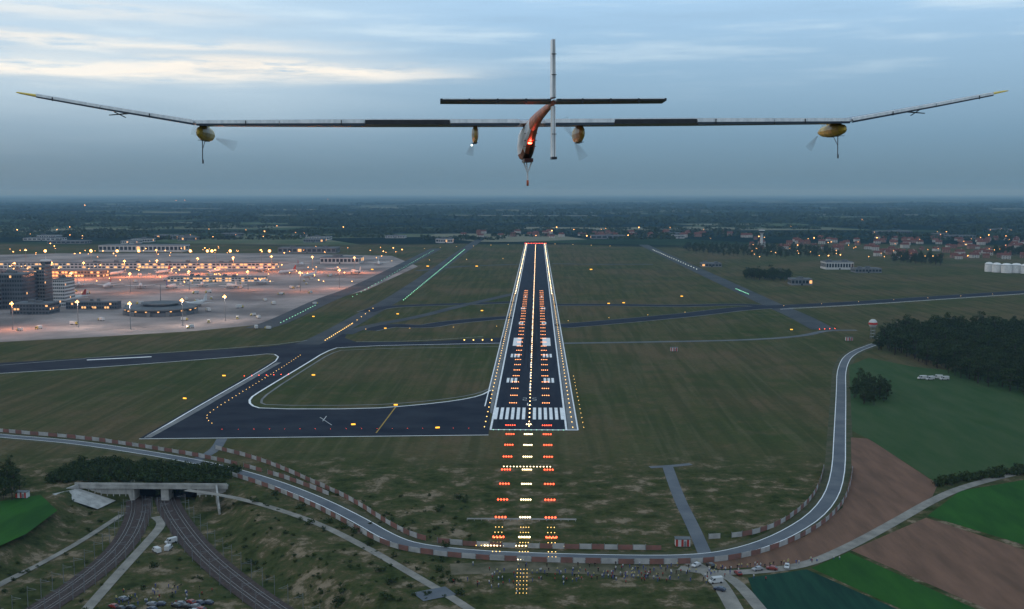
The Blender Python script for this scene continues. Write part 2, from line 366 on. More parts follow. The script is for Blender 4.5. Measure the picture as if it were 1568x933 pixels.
# ------------------------------------------------------------------ railway
M_ball=mat("ballast",(.050,.038,.036),(.085,.066,.06),.8,.95)
M_rail=mat("rail_steel",(.36,.35,.34),(.26,.25,.24),1,.35,.8)
M_slp=mat("sleeper",(.12,.112,.108),(.08,.074,.074),1,.9)
TR=[G([(212,760),(213,790),(190,838),(130,890),(60,936),(-60,1010)],-8),G([(255,762),(262,784),(300,838),(352,885),(425,938),(540,1010)],-8)]
for k,t in enumerate(TR):
    e=empty("railway_track")
    ribbon("ballast_bed",t,11.5,M_ball,.25,drape=True,parent=e,cross=2)
    for o in (-2.4,2.4):
        for q in (-.72,.72): ribbon("rail",t,.15,M_rail,.55,off=o+q,drape=True,parent=e)
        sl=MB(); p=resample(chaikin(t,2),1.6)
        pc=offs(p,o)
        for i in range(0,len(pc)-1):
            if pc[i][1]<300: continue
            a_=Vector((*pc[i],0)); d=(Vector((*pc[i+1],0))-a_).normalized(); n_=Vector((d.y,-d.x,0)); z=H1(a_.x,a_.y)+.36
            vs=[a_+n_*sx*1.3+d*sy*.16 for sx,sy in((-1,-1),(1,-1),(1,1),(-1,1))]
            sl.add([(v.x,v.y,z) for v in vs],[(0,1,2,3)])
        sl.obj("sleepers",M_slp,parent=e)
    p=resample(chaikin(t,2),40)
    for i in range(1,len(p)-1):
        if p[i][1]<330 or p[i][1]>490: continue
        for s in(-1,1):
            q=offs(p,s*6.3)[i]; mb=MB(); z=H1(*q)
            mb.tube((0,0,0),(0,0,7.5),.13,.1); 
            dx,dy=p[i][0]-q[0],p[i][1]-q[1]; l=math.hypot(dx,dy)
            mb.tube((0,0,7),(dx/l*3.6,dy/l*3.6,6.6),.05,.05,5); mb.tube((0,0,6),(dx/l*3.6,dy/l*3.6,6.6),.05,.05,5)
            mb.obj("catenary_mast",M_steel,loc=(*q,z))
e=empty("railway_tunnel_portal")
y0=PORT_Y
pm=MB()
x0,x1,x2,x3,x4,x5=-222,-194.5,-181.5,-177.8,-164,-150
zt=1.0
pm.box(x0,x1,y0,y0+2,-9,-1.9); pm.box(x2,x3,y0,y0+26,-9,-1.9); pm.box(x4,x5,y0,y0+2,-9,-1.9)
pm.box(x1-1,x1,y0+2,y0+26,-9,-1.9); pm.box(x4,x4+1,y0+2,y0+26,-9,-1.9)
pm.box(x0-1,x5+1,y0-.9,y0+28,-1.9,-.1)
pm.box(x0-1,x5+1,y0-1.1,y0-.6,-.1,zt)
for i in range(9): pm.box(x0+2.2+i*3.0,x0+2.6+i*3.0,y0-.3,y0-.003,-8.5,-1.92)
for i in range(4): pm.box(x4+1.2+i*3.0,x4+1.6+i*3.0,y0-.3,y0-.003,-8.5,-1.92)
pm.obj("abutments",M_conc,parent=e)
bk=MB(); bk.box(x1+.01,x2-.01,y0+7,y0+7.5,-9,-1.92); bk.box(x3+.01,x4-.01,y0+7,y0+7.5,-9,-1.92); bk.obj("tunnel_shade_panels",M_dark,parent=e)  # black panels across both bores, painted in place of the tunnel's shade
dk_=MB(); dk_.add([(x0,y0+.5,-.04),(x5,y0+.5,-.04),(x5,y0+27.5,.05),(x0,y0+27.5,.05)],[(0,1,2,3)]); dk_.obj("deck_turf",M_grass,parent=e)
def wingw(xa,ya,xb,yb,za,zb):
    ww=MB(); d=(Vector((xb,yb,0))-Vector((xa,ya,0))).normalized(); n_=Vector((-d.y,d.x,0))*.4
    A_=Vector((xa,ya,0));B_=Vector((xb,yb,0)); q=[A_-n_,B_-n_,B_+n_,A_+n_]
    ww.add([(v.x,v.y,-9) for v in q]+[(q[0].x,q[0].y,za),(q[1].x,q[1].y,zb),(q[2].x,q[2].y,zb),(q[3].x,q[3].y,za)],[(0,3,2,1),(4,5,6,7),(0,1,5,4),(1,2,6,5),(2,3,7,6),(3,0,4,7)])
    ww.obj("wing_wall",M_conc,parent=e)
wingw(-154,y0-1.6,-146,y0-24,.5,-4.5); wingw(-221,y0-1.6,-236,y0-20,.6,-3)
# paved embankment apron beside the portal
ap_=MB(); pts=[(-221,504.4),(-203,504.4),(-206,490),(-226,487)]
ap_.add([(x,y,H1(x,y)+.5) for x,y in pts],[(0,3,2,1)]); ap_.obj("slope_paving",M_conc,parent=e)
# ------------------------------------------------------------------ perimeter fences
M_red=mat("fence_red",(.25,.12,.10),(.17,.10,.085),.3,.8)
M_wpan=mat("fence_white",(.42,.415,.41),(.30,.30,.295),.3,.8)
def fence(pts,h=2.2,pan=4.6):
    p=resample(chaikin(pts,2),1.5); acc=[p[0]]; 
    for q in p:
        if math.dist(q,acc[-1])>=pan: acc.append(q)
    fm_=MB()
    for i in range(len(acc)-1):
        if random.random()<.02: continue
        a_=Vector((*acc[i],0)); b_=Vector((*acc[i+1],0)); d=(b_-a_).normalized(); n_=Vector((d.y,-d.x,0))*.06
        a2=a_+d*.15;b2=b_-d*.15
        hh=h*random.uniform(.92,1.05)
        vs=[a2-n_,b2-n_,b2+n_,a2+n_]; 
        fm_.add([(v.x,v.y,.12) for v in vs]+[(v.x,v.y,hh) for v in vs],[(0,3,2,1),(4,5,6,7),(0,1,5,4),(1,2,6,5),(2,3,7,6),(3,0,4,7)],i%2)
        fm_.box(a_.x-.1,a_.x+.1,a_.y-.1,a_.y+.1,0,h+.3,2)
    fm_.obj("perimeter_fence",[M_wpan,M_red,M_steel])
fence(offs(chaikin(PER,1),-7.5)[:14])
fence(G([(330,688),(400,706),(470,736),(540,768),(590,802),(640,828),(700,836),(800,840),(940,842),(1018,843)]))
fence(offs(chaikin(PER,1),7.0)[10:36])
fence(G([(1085,826),(1150,822),(1205,800),(1245,765),(1258,735),(1262,715)]))
# ------------------------------------------------------------------ lights
E_wht=emit("lamp_white",(1,.78,.46),6); E_yel=emit("lamp_yellow",(1,.60,.16),3.5); E_org=emit("lamp_orange",(1,.36,.12),3.8)
E_ctr=emit("lamp_centreline",(1,.62,.28),6)
E_red=emit("lamp_red",(1,.08,.03),6.5); E_grn=emit("lamp_green",(.35,1,.6),1.7); E_sod=emit("lamp_sodium",(1,.44,.12),9); E_cool=emit("lamp_cool",(.85,1,.9),2.2)
def lights(name,pts,r,mt,stem=True):
    mb=MB()
    for p in pts:
        x,y,z=(p[0],p[1],p[2] if len(p)>2 else .75)
        v=[(x+r,y,z),(x-r,y,z),(x,y+r,z),(x,y-r,z),(x,y,z+r),(x,y,z-r)]
        mb.add(v,[(0,2,4),(2,1,4),(1,3,4),(3,0,4),(2,0,5),(1,2,5),(3,1,5),(0,3,5)],0)
        if stem: mb.tube((x,y,0),(x,y,z-r*.6),.06,.05,3,1)
    return mb.obj(name,[mt,M_steel])
def bar(xc,y,n,sp): return [(xc+(i-(n-1)/2)*sp,y) for i in range(n)]
ap=[];rd=[]
for i in range(10):
    y=617-27*i
    if i<9: ap+=bar(RC,y,5,1.05)
    if i<8:
        rd+=bar(RC-10.6,y,4,1.35); rd+=bar(RC+11,y,4,1.35)
ap+=bar(RC,R0-1+14,3,1.2)
lights("approach_light",ap,.46,E_wht); lights("approach_side_light",rd,.50,E_red)
lights("approach_crossbar",bar(RC,542,15,1.7)+bar(RC,417,26,1.25),.34,E_wht)
lights("approach_crossbar",[p for y in (441,434,427,421,410,404) for p in bar(RC,y,4,1.1)+bar(RC-10.8,y,3,1.4)+bar(RC+11,y,3,1.4)]+bar(RC,417,20,2.0),.22,E_yel)
lights("approach_light",[p for y in range(366,394,4) for p in bar(RC-.3,y,4,1.2)],.15,E_yel)
fr_=MB(); fr_.box(RC-25,RC+22,452,452.3,.6,1.1); 
for i in range(16): fr_.box(RC-25+i*3.1,RC-24.8+i*3.1,452.05,452.25,0,.6)
fr_.obj("approach_guard_rail",M_wpan)
td=[]
for i in range(32):
    y=712+27*i
    td+=bar(RC-11,y,4,1.45)+bar(RC+11,y,4,1.45)
lights("touchdown_zone_light",[(x,y,.55) for x,y in td],.42,E_org,False)
lights("threshold_light",[(x,y,.8) for x,y in bar(RC,R0-3,14,3.2)],.26,E_grn)
lights("threshold_light",[(x,y,.8) for x,y in bar(RC-11,R0+10,5,1.3)+bar(RC+11,R0+10,5,1.3)],.4,E_red)
cl=[(RC+.3,y,.5) for y in np.arange(640,2950,13)]
lights("runway_centreline_light",cl,.45,E_ctr,False)
lights("runway_edge_light",[(RC+s*26.4,y,.8) for s in(-1,1) for y in np.arange(R0+5,1500,15)],.36,E_yel)
lights("runway_edge_light",[(RC+s*25.4,y,.9) for s in(-1,1) for y in np.arange(1500,R1,25)],.66,E_wht)
lights("runway_end_light",[(x,y,1) for x,y in bar(RC,R1+4,14,4.4)],1.1,E_red)
lights("runway_edge_light",[(RC+33,y,.8) for y in np.arange(R0+5,820,14)],.24,E_yel)
def every(pts,step,z=.6):
    p=resample(chaikin(G(pts),2),1.0); o=[p[0]]
    for q in p:
        if math.dist(q,o[-1])>=step:o.append(q)
    return [(x,y,z) for x,y in o]
lights("taxiway_light",every([(618,460),(665,421),(712,382)],19),.62,E_grn,False)
lights("taxiway_light",every([(430,495),(485,467)],14)+every([(540,455),(560,444),(665,383)],34),.5,E_grn,False)
lights("taxiway_light",every([(1000,383),(1070,414)],34),.65,E_cool,False)
lights("taxiway_light",every([(1127,443),(1146,451)],8),.6,E_grn,False)
lights("taxiway_light",every([(498,522),(540,496)],9),.5,E_yel,False)
lights("taxiway_light",every([(540,496),(575,470)],30),.45,E_yel,False)
lights("taxiway_light",every([(460,545),(430,565),(370,602),(318,634),(316,643),(325,650)],8),.24,E_yel,False)
lights("stop_bar_light",every([(374,577),(446,574)],5),.34,E_red,False)
lights("stop_bar_light",every([(340,659),(740,657)],9),.13,E_red,False)
lights("stop_bar_light",every([(1255,505),(1280,504)],6),.42,E_red,False)
lights("taxiway_light",[(*g(u,522),.8) for u in(711,725,739,753)],.75,E_yel,False)
lights("taxiway_light",every([(560,505),(780,500)],45)+every([(870,492),(1060,478)],55)+every([(1200,469),(1560,449)],60),.32,E_yel,False)
lights("taxiway_light",every([(650,381),(700,378),(800,374)],60)+every([(850,374),(960,378)],60)+every([(600,400),(795,396)],80),.6,E_yel,False)
sg=MB(); sg.box(-1.4,1.4,-.12,.12,.35,1.45,0); sg.box(-1.28,1.28,-.15,-.121,.45,1.35,1)
for x in(-1.1,1.1): sg.tube((x,0,0),(x,0,.35),.05,.05,5,0)
M_blk=mat("black_metal",(.02,.02,.02),None,1,.6)
E_sign=emit("sign_face",(1,.50,.05),1.9)
sgo=sg.obj("taxiway_sign",[M_blk,E_sign],loc=(*g(343,577),0))
for u,v in[(480,576),(541,652),(606,622),(670,657),(730,409),(905,414),(590,504),(1044,455),(1212,506),(609,482),(655,409),(738,477),(283,612),(480,486),(932,466),(955,465),(570,414)]:
    x,y=g(u,v); link("taxiway_sign",sgo.data,(x,y,0),random.uniform(-.3,.3),max(1,y/1150))
# ------------------------------------------------------------------ trees
m,nt,b=nm("foliage"); b.inputs['Roughness'].default_value=.9; b.inputs['Specular IOR Level'].default_value=.05
pos=N(nt,'ShaderNodeNewGeometry').outputs['Position']; oi=N(nt,'ShaderNodeObjectInfo').outputs['Random']
f1=noise(nt,pos,.45,3,.6)
fo=ramp(nt,f1,[(.35,(.020,.035,.011)),(.5,(.038,.061,.019)),(.68,(.074,.098,.036))])
fo=mixc(nt,math_(nt,'MULTIPLY',oi,.5),fo,(.034,.040,.018)); L(nt,fo,b.inputs['Base Color']); M_leaf=m
M_bark=mat("bark",(.06,.045,.035),(.04,.03,.025),3,.9)
def leaves(mb,c,r,n,s,m=0):
    c=np.array(c); r=np.array(r)
    d=rng.normal(size=(n,3)); d/=np.linalg.norm(d,axis=1)[:,None]
    pp=c+d*r*(rng.random((n,1))**.4)
    for p in pp:
        a_=rng.normal(size=3); a_/=np.linalg.norm(a_); b_=np.cross(a_,rng.normal(size=3)); b_/=np.linalg.norm(b_)
        a_=a_*s*rng.uniform(.6,1.2); b_=b_*s*rng.uniform(.5,1)
        mb.add([p-a_,p+b_,p+a_,p-b_*.8],[(0,1,2,3)],m)
def tree(h,w_,ncl=15,per=34,ls=.55):
    mb=MB(); th=h*.38
    mb.tube((0,0,-.2),(0,0,th),.028*h,.018*h,7,1); mb.tube((0,0,th),(.1,.1,h*.8),.018*h,.006*h,6,1)
    for i in range(ncl):
        t=random.uniform(0,2*math.pi); zf=random.uniform(.28,1); rr=w_*.5*math.sqrt(max(.05,1-((zf-.55)/.5)**2))*random.uniform(.4,.95)
        c=(rr*math.cos(t),rr*math.sin(t),h*zf*.93)
        if i<6: mb.tube((0,0,h*random.uniform(.25,.5)),c,.012*h,.004*h,5,1)
        q=w_*random.uniform(.14,.24); leaves(mb,c,(q,q,q*.8),per,ls)
    return mb.obj("t",[M_leaf,M_bark])
protos=[tree(h,w_) for h,w_ in((14,10),(16,11),(12,9),(15,8),(18,10))]
PM=[o.data for o in protos]
for o in protos: bpy.data.objects.remove(o)
def bush():
    mb=MB()
    for i in range(6):
        c=(random.uniform(-1.3,1.3),random.uniform(-1.3,1.3),random.uniform(.5,1.7)); mb.tube((0,0,0),c,.07,.03,4,1); leaves(mb,c,(1,1,.8),26,.3)
    return mb.obj("b",[M_leaf,M_bark])
bp_=[bush() for _ in range(3)]; BM=[o.data for o in bp_]
for o in bp_: bpy.data.objects.remove(o)
def inpoly(x,y,p):
    c=False
    for i in range(len(p)):
        a_,b_=p[i],p[i-1]
        if (a_[1]>y)!=(b_[1]>y) and x<(b_[0]-a_[0])*(y-a_[1])/(b_[1]-a_[1])+a_[0]: c=not c
    return c
def wood(name,pp,sp,s0,s1,meshes=PM,flat=False):
    e=empty(name,(pp[0][0],pp[0][1],0)); k=0
    X0,X1=min(p[0] for p in pp),max(p[0] for p in pp);Y0,Y1=min(p[1] for p in pp),max(p[1] for p in pp)
    y=Y0
    while y<=Y1:
        x=X0
        while x<=X1:
            xx,yy=x+random.uniform(-.4,.4)*sp,y+random.uniform(-.4,.4)*sp
            if inpoly(xx,yy,pp):
                z=0 if flat else H1(xx,yy)
                o=link("tree_%d"%k,random.choice(meshes),(xx-pp[0][0],yy-pp[0][1],z-.1),random.uniform(0,6.28),random.uniform(s0,s1),e); k+=1
            x+=sp
        y+=sp
    return k
wood("woodland",G([(1345,538),(1400,553),(1450,572),(1500,590),(1560,604),(1750,640),(1900,560),(1700,515),(1500,504),(1400,507),(1350,517)]),8.2,.6,1.25)
wood("tree_clump",G([(1300,612),(1330,622),(1362,615),(1358,598),(1330,590),(1302,592)]),7,.5,.85)
wood("hedgerow",G([(1436,745),(1570,726),(1700,705),(1700,695),(1570,718),(1440,736)]),3.2,1.0,2.0,BM)
wood("shrub_bank",[(-240,508.5),(-205,508.5),(-152,508.5),(-150,532),(-190,545),(-240,550)],3.4,.8,2.0,BM,True)
wood("tree_clump",G([(-60,775),(20,768),(38,748),(20,722),(-60,718)]),5.5,.4,.7)
wood("tree_clump",G([(90,745),(200,738),(290,742),(300,735),(200,726),(100,730)]),8,.3,.5)
wood("hedgerow",G([(1140,428),(1210,432),(1212,424),(1140,420)]),11,.8,1.1)
wood("woodland",G([(1045,386),(1100,392),(1200,396),(1290,392),(1270,381),(1150,378),(1050,376)]),22,.6,1.0)
wood("woodland",G([(1360,402),(1440,408),(1445,396),(1370,392)]),17,.7,1.1)
wood("hedgerow",G([(1520,392),(1640,396),(1640,388),(1520,385)]),17,.9,1.2)
e=empty("embankment_scrub"); k=0
for i in range(560):
    u=random.uniform(-20,720); v=random.uniform(770,940)
    x,y=g(u,v,-4); h=H1(x,y)
    if h<-7.6 and random.random()<.6: continue
    if any(min(math.dist((x,y),q) for q in resample(t,10))<9 for t in TR): continue
    if min(math.dist((x,y),q) for q in resample(PER,20))<10 : continue
    if u<100 and v<850: continue
    link("bush_%d"%k,random.choice(BM),(x,y,h-.2),random.uniform(0,6),(random.uniform(.2,.75),)*3 if random.random()<.92 else (1.2,1.2,1.2),e); k+=1
def distant(name,lines,size):
    vs=[];fs=[]
    for (xa,ya,lx,ly,hh) in lines:
        n=min(int(lx*ly/(size*size)*.9)+6,900)
        x=xa+rng.uniform(-.5,.5,n)*lx; y=ya+rng.uniform(-.5,.5,n)*ly; z=rng.uniform(.15,1,n)*hh*(.75+.25*np.sin(x*.05))
        for j in range(n):
            a_=rng.normal(size=3);a_/=np.linalg.norm(a_);b_=np.cross(a_,rng.normal(size=3));b_/=np.linalg.norm(b_)
            p=np.array([x[j],y[j],z[j]]); s=size*rng.uniform(.35,.75); k=len(vs)
            vs+=[tuple(p-a_*s*1.3),tuple(p+b_*s),tuple(p+a_*s*1.3),tuple(p-b_*s)]; fs.append((k,k+1,k+2,k+3))
    return obj(name,vs,fs,M_leaf)
ln=[]
for i in range(190):
    y=random.uniform(3250,5200); x=random.uniform(-.52,.52)*y
    ln.append((x,y,random.uniform(80,420),random.uniform(15,60),random.uniform(9,15)))
distant("distant_woodland",ln,7)
ln=[]
for i in range(230):
    y=5200*math.exp(random.uniform(0,1.1)); x=random.uniform(-.55,.55)*y
    ln.append((x,y,random.uniform(200,1100),random.uniform(40,160),random.uniform(11,20)))
distant("distant_woodland",ln,16)
# ------------------------------------------------------------------ buildings
M_bw=mat("wall_grey",(.20,.21,.22),(.15,.16,.17),.1,.8); M_bw2=mat("wall_white",(.55,.55,.54),(.45,.46,.47),.1,.7)
M_roof=mat("flat_roof",(.16,.17,.18),(.11,.12,.13),.1,.9); M_win=mat("window_glass",(.03,.04,.05),(.02,.03,.04),1,.1,spec=.8)
E_win=emit("lit_window",(1,.50,.18),1.3); M_tile=mat("roof_tile",(.17,.07,.05),(.12,.05,.04),.3,.8); M_brick=mat("brick",(.24,.13,.10),(.3,.2,.16),.4,.9)
def building(name,x,y,w_,d,h,fl,bays,wall=M_bw,lit=.3,roofbits=2,rz=0):
    mb=MB(); mb.box(-w_/2,w_/2,-d/2,d/2,0,h,0); mb.box(-w_/2-.2,w_/2+.2,-d/2-.2,d/2+.2,h,h+.8,1)
    fh=h/fl
    for i in range(fl):
        z0=i*fh+fh*.3; z1=i*fh+fh*.82
        for j in range(bays):
            bw=w_/bays; xa=-w_/2+j*bw+bw*.14; xb=xa+bw*.72
            for s in(-1,1):
                yy=s*(d/2+.06); mb.add([(xa,yy,z0),(xb,yy,z0),(xb,yy,z1),(xa,yy,z1)],[(0,1,2,3)],3 if random.random()<lit else 2)
        nb=max(2,int(bays*d/w_))
        for j in range(nb):
            bw=d/nb; ya=-d/2+j*bw+bw*.14; yb=ya+bw*.72
            for s in(-1,1):
                xx=s*(w_/2+.06); mb.add([(xx,ya,z0),(xx,yb,z0),(xx,yb,z1),(xx,ya,z1)],[(0,1,2,3)],3 if random.random()<lit else 2)
    for i in range(roofbits):
        rx=random.uniform(-.35,.35)*w_; ry=random.uniform(-.3,.3)*d; q=min(w_,d)*.12
        mb.box(rx-q,rx+q,ry-q*.7,ry+q*.7,h+.8,h+.8+random.uniform(2,4),1)
    mb.box(-1.5,1.5,-d/2-.1,-d/2,0,2.6,2)
    o=mb.obj(name,[wall,M_roof,M_win,E_win],loc=(x,y,0)); o.rotation_euler=(0,0,rz); return o
def B(name,u,v,wpx,hpx,d,fl,bays,**k):
    x,y=g(u,v); s=y/F; building(name,x,y+d/2,wpx*s,d,hpx*s,fl,bays,**k)
M_bw3=mat("wall_dark_cladding",(.10,.115,.135),(.065,.075,.09),.1,.6)
B("terminal_building",16,474,40,54,40,8,10,lit=.02,wall=M_bw3); B("office_tower",62,468,16,60,22,11,4,lit=.02); B("terminal_building",91,470,18,42,30,8,6,lit=.02,wall=M_bw2)
B("terminal_building",-40,476,70,40,60,6,12,lit=.05); B("terminal_building",45,482,60,16,30,3,12,lit=.08,wall=M_bw3)
B("terminal_connector",140,474,80,11,14,2,20,lit=.1,wall=M_bw3)
B("terminal_pier",210,412,430,9,28,2,70,lit=.4,roofbits=8,wall=M_bw2)
B("terminal_pier",60,425,200,10,30,2,40,lit=.45,roofbits=5)
B("terminal_pier",330,432,150,7,24,2,30,lit=.4,roofbits=4,wall=M_bw2)
B("cargo_hangar",215,386,130,10,60,1,20,wall=M_bw2,lit=.05); B("cargo_hangar",520,404,60,9,60,1,10,wall=M_bw2,lit=.2); B("cargo_hangar",470,388,90,8,50,1,12,lit=.2)
B("warehouse",1286,413,42,11,40,1,10,wall=M_bw2,lit=.0); B("warehouse",1228,437,32,9,25,1,6,lit=.1); B("warehouse",1330,418,40,6,30,1,8,lit=.1)
B("warehouse",1090,409,30,5,30,1,6,lit=.05); B("warehouse",680,372,26,6,40,1,5,wall=M_bw2,lit=0); B("warehouse",930,366,50,5,50,1,6,lit=.1)
for i in range(14):
    B("warehouse",random.uniform(20,760),random.uniform(362,374),random.uniform(18,60),random.uniform(3,6),50,1,8,wall=random.choice([M_bw,M_bw2]),lit=.05,roofbits=1)
for i in range(8):
    B("warehouse",random.uniform(850,1560),random.uniform(355,366),random.uniform(15,50),random.uniform(3,5),50,1,8,wall=random.choice([M_bw,M_bw2]),lit=.05,roofbits=1)
x,y=g(228,486); mb=MB(); R=40
def ring(r,z,n=36): return [(r*math.cos(2*math.pi*i/n),r*math.sin(2*math.pi*i/n),z) for i in range(n)]
mb.loft([ring(R,0),ring(R,4)],0); mb.loft([ring(R-1,4),ring(R-1,7)],2); mb.loft([ring(R+1.5,7),ring(R+1.5,8.5),ring(R*.6,9.5)],1)
mb.loft([ring(R*.5,9.5),ring(R*.5,12)],2); mb.loft([ring(R*.55,12),ring(R*.55,13),ring(2,15)],1); mb.tube((0,0,15),(0,0,34),.5,.3,6,1)
for i in range(0,36,3):
    t=2*math.pi*i/36; mb.box(R*math.cos(t)-2,R*math.cos(t)+2,R*math.sin(t)-2,R*math.sin(t)+2,.01,5.5,1)
for i in range(0,36,2):
    t=2*math.pi*(i+.5)/36; mb.box((R-.8)*math.cos(t)-.9,(R-.8)*math.cos(t)+.9,(R-.8)*math.sin(t)-.9,(R-.8)*math.sin(t)+.9,5,6,3)
mb.obj("satellite_terminal",[M_bw3,M_roof,M_win,E_win],loc=(x,y+R,0))
def ctower(u,v,hpx,nm_):
    x,y=g(u,v); h=hpx*y/F; mb=MB(); mb.loft([ring(4.2,0,12),ring(3.2,h*.72,12)],0); mb.loft([ring(3.4,h*.72,12),ring(7.5,h*.8,12)],0); mb.loft([ring(7.2,h*.8,12),ring(8,h*.9,12)],1); mb.loft([ring(8.3,h*.9,12),ring(7.5,h*.95,12)],0); mb.tube((0,0,h*.95),(0,0,h*1.1),.5,.2,5,0)
    mb.box(-9,9,-7,7,0,6,0); mb.obj(nm_,[M_bw2,M_win],loc=(x,y,0))
ctower(1166,378,27,"control_tower"); ctower(72,440,45,"control_tower")
x,y=g(1336,519); mb=MB()
for sx in(-1,1):
    for sy in(-1,1): mb.tube((sx*2,sy*2,0),(sx*1.5,sy*1.5,11),.25,.2,5,0)
for z in(2,5,8): mb.box(-2,2,-2,2,z,z+.2,0)
mb.box(-2.6,2.6,-2.6,2.6,11,11.6,0); mb.sphere((0,0,15),4.2,1,14,9); mb.loft([[(a_*1.012,b_*1.012,c_) for a_,b_,c_ in ring(4.15,14.0,14)],[(a_*1.012,b_*1.012,c_) for a_,b_,c_ in ring(4.15,16.0,14)]],2,False)
mb.box(3,7,-2,2,0,3,1)
mb.obj("radar_tower",[M_steel,M_bw2,mat("radome_red",(.5,.05,.04),None,1)],loc=(x,y,0))
M_tank=mat("tank_white",(.75,.75,.75),(.62,.62,.62),.2,.6)
for u,v,r in((1514,416,7),(1526,417,8),(1541,418,9),(1556,418,9),(1571,419,9),(1587,419,9)):
    x,y=g(u,v); mb=MB(); mb.loft([ring(r,0,20),ring(r,14,20),ring(r*.6,16.5,20),ring(.5,17.2,20)],0); mb.loft([ring(r+.2,13,20),ring(r+.2,13.6,20)],1,False); mb.tube((r+.3,0,0),(r+.3,0,15),.2,.2,4,1)
    mb.obj("storage_tank",[M_tank,M_steel],loc=(x,y,0))
def house():
    mb=MB(); w_,d,h=random.uniform(9,14),random.uniform(8,10),random.uniform(5,6.5); rh=4
    mb.box(-w_/2,w_/2,-d/2,d/2,0,h,0)
    mb.add([(-w_/2-.4,-d/2-.4,h-.1),(w_/2+.4,-d/2-.4,h-.1),(w_/2+.4,d/2+.4,h-.1),(-w_/2-.4,d/2+.4,h-.1),(-w_/2-.4,0,h+rh),(w_/2+.4,0,h+rh)],[(0,1,5,4),(2,3,4,5),(0,4,3),(1,2,5)],1)
    mb.box(w_*.2,w_*.2+.8,.5,1.3,h+1,h+rh+1,0)
    for s in(-1,1):
        for z in(1,3.6):
            for x in(-w_*.3,0,w_*.3):
                if z==1 and x==0: mb.add([(x-.5,s*(d/2+.04),0),(x+.5,s*(d/2+.04),0),(x+.5,s*(d/2+.04),2.1),(x-.5,s*(d/2+.04),2.1)],[(0,1,2,3)],3); continue
                mb.add([(x-.7,s*(d/2+.04),z),(x+.7,s*(d/2+.04),z),(x+.7,s*(d/2+.04),z+1.3),(x-.7,s*(d/2+.04),z+1.3)],[(0,1,2,3)],2)
    return mb.obj("h",[M_brick,M_tile,M_win,M_bark])
M_wr=mat("render_white",(.5,.48,.45),None,.3)
hs=[house() for _ in range(4)]; HM=[o.data for o in hs]
for o in hs: bpy.data.objects.remove(o)
HM[1].materials[0]=M_wr; HM[3].materials[0]=M_wr
cnt=0
while cnt<130:
    u=random.uniform(1150,1640); v=random.uniform(366,398)
    if u<1340 and v>384: continue
    x,y=g(u,v); link("brick_house",random.choice(HM),(x,y,0),random.uniform(-.8,.8),random.uniform(1,1.4)); cnt+=1
for i in range(45):
    u=random.uniform(700,1150); v=random.uniform(357,365); x,y=g(u,v); link("brick_house",random.choice(HM),(x,y,0),random.uniform(-.8,.8),random.uniform(1.1,1.6))
def airliner():
    mb=MB(); n=12
    prof=[(-19,1.2,.3,.5),(-14,1,.9,1.1),(-8,.3,1.8,1.9),(0,0,2,2),(12,0,2,2),(16,-.1,1.7,1.7),(18.5,-.4,.9,.9),(19.3,-.5,.25,.25)]
    mb.loft([circ((0,3.8+z),rx,rz,n,y) for y,z,rx,rz in prof],0)
    for s in(-1,1):
        mb.loft([[(s*1.5,4,3),(s*1.5,4,3.6),(s*1.5,-3,3.5),(s*1.5,-3,3)],[(s*17,-5,4.4),(s*17,-5,4.6),(s*17,-6.6,4.6),(s*17,-6.6,4.4)]],0)
        mb.loft([[(s*.5,-14,4.8),(s*.5,-14,5),(s*.5,-17.5,5),(s*.5,-17.5,4.8)],[(s*6.3,-17,5.3),(s*6.3,-17,5.4),(s*6.3,-18.6,5.4),(s*6.3,-18.6,5.3)]],0)
        mb.loft([[(s*5.6+q[0],3.6,q[2]) for q in circ((0,2.1),1,1,8)],[(s*5.6+q[0],-.4,q[2]) for q in circ((0,2.1),.7,.7,8)]],2)
        mb.tube((s*3,-1.5,0),(s*3,-1.5,3.2),.45,.2,6,2)
    mb.tube((0,14,0),(0,14,2.6),.35,.15,6,2)
    mb.loft([[(-.2,-12,5.4),(.2,-12,5.4),(.2,-18,5.2),(-.2,-18,5.2)],[(-.1,-17,11.5),(.1,-17,11.5),(.1,-19.3,11.5),(-.1,-19.3,11.5)]],1)
    return mb
M_tail=[mat("tail_blue",(.04,.08,.25),None,1,.4),mat("tail_red",(.35,.05,.04),None,1,.4),mat("tail_white",(.6,.6,.6),None,1,.4)]
am=[]
for t in M_tail:
    o=airliner().obj("a",[M_bw2,t,M_steel]); am.append(o.data); bpy.data.objects.remove(o)
for i,(u,v) in enumerate([(120,440),(165,441),(215,442),(262,443),(310,440),(355,442),(400,436),(440,420),(475,425),(515,415),(60,437),(545,420),(180,422),(250,420),(330,419),(400,416),(460,408),(580,406),(500,402),(110,462),(300,470)]):
    x,y=g(u,v); link("airliner",am[i%3],(x,y,0),random.choice([0,3.14,.4,2.8])+random.uniform(-.2,.2),1.25)
tk=MB(); tk.box(-1.2,1.2,-3.5,1.4,.9,3.2,0); tk.loft([[(-1.15,1.5,.8),(1.15,1.5,.8),(1.15,1.5,2.7),(-1.15,1.5,2.7)],[(-1.1,3.4,.8),(1.1,3.4,.8),(1.1,2.9,2.5),(-1.1,2.9,2.5)]],1)
for s in(-1.2,.95):
    for yy in(-2.4,2.3): tk.tube((s,yy,.5),(s+.25,yy,.5),.5,.5,10,2)
tk.add([(-1,3.32,1.6),(1,3.32,1.6),(1,3.0,2.4),(-1,3.0,2.4)],[(0,1,2,3)],3)
tko=tk.obj("service_truck",[M_bw2,mat("truck_cab",(.5,.4,.1),None,1,.5),M_blk,M_win],loc=(*g(30,507),0)); tko.rotation_euler=(0,0,1.2)
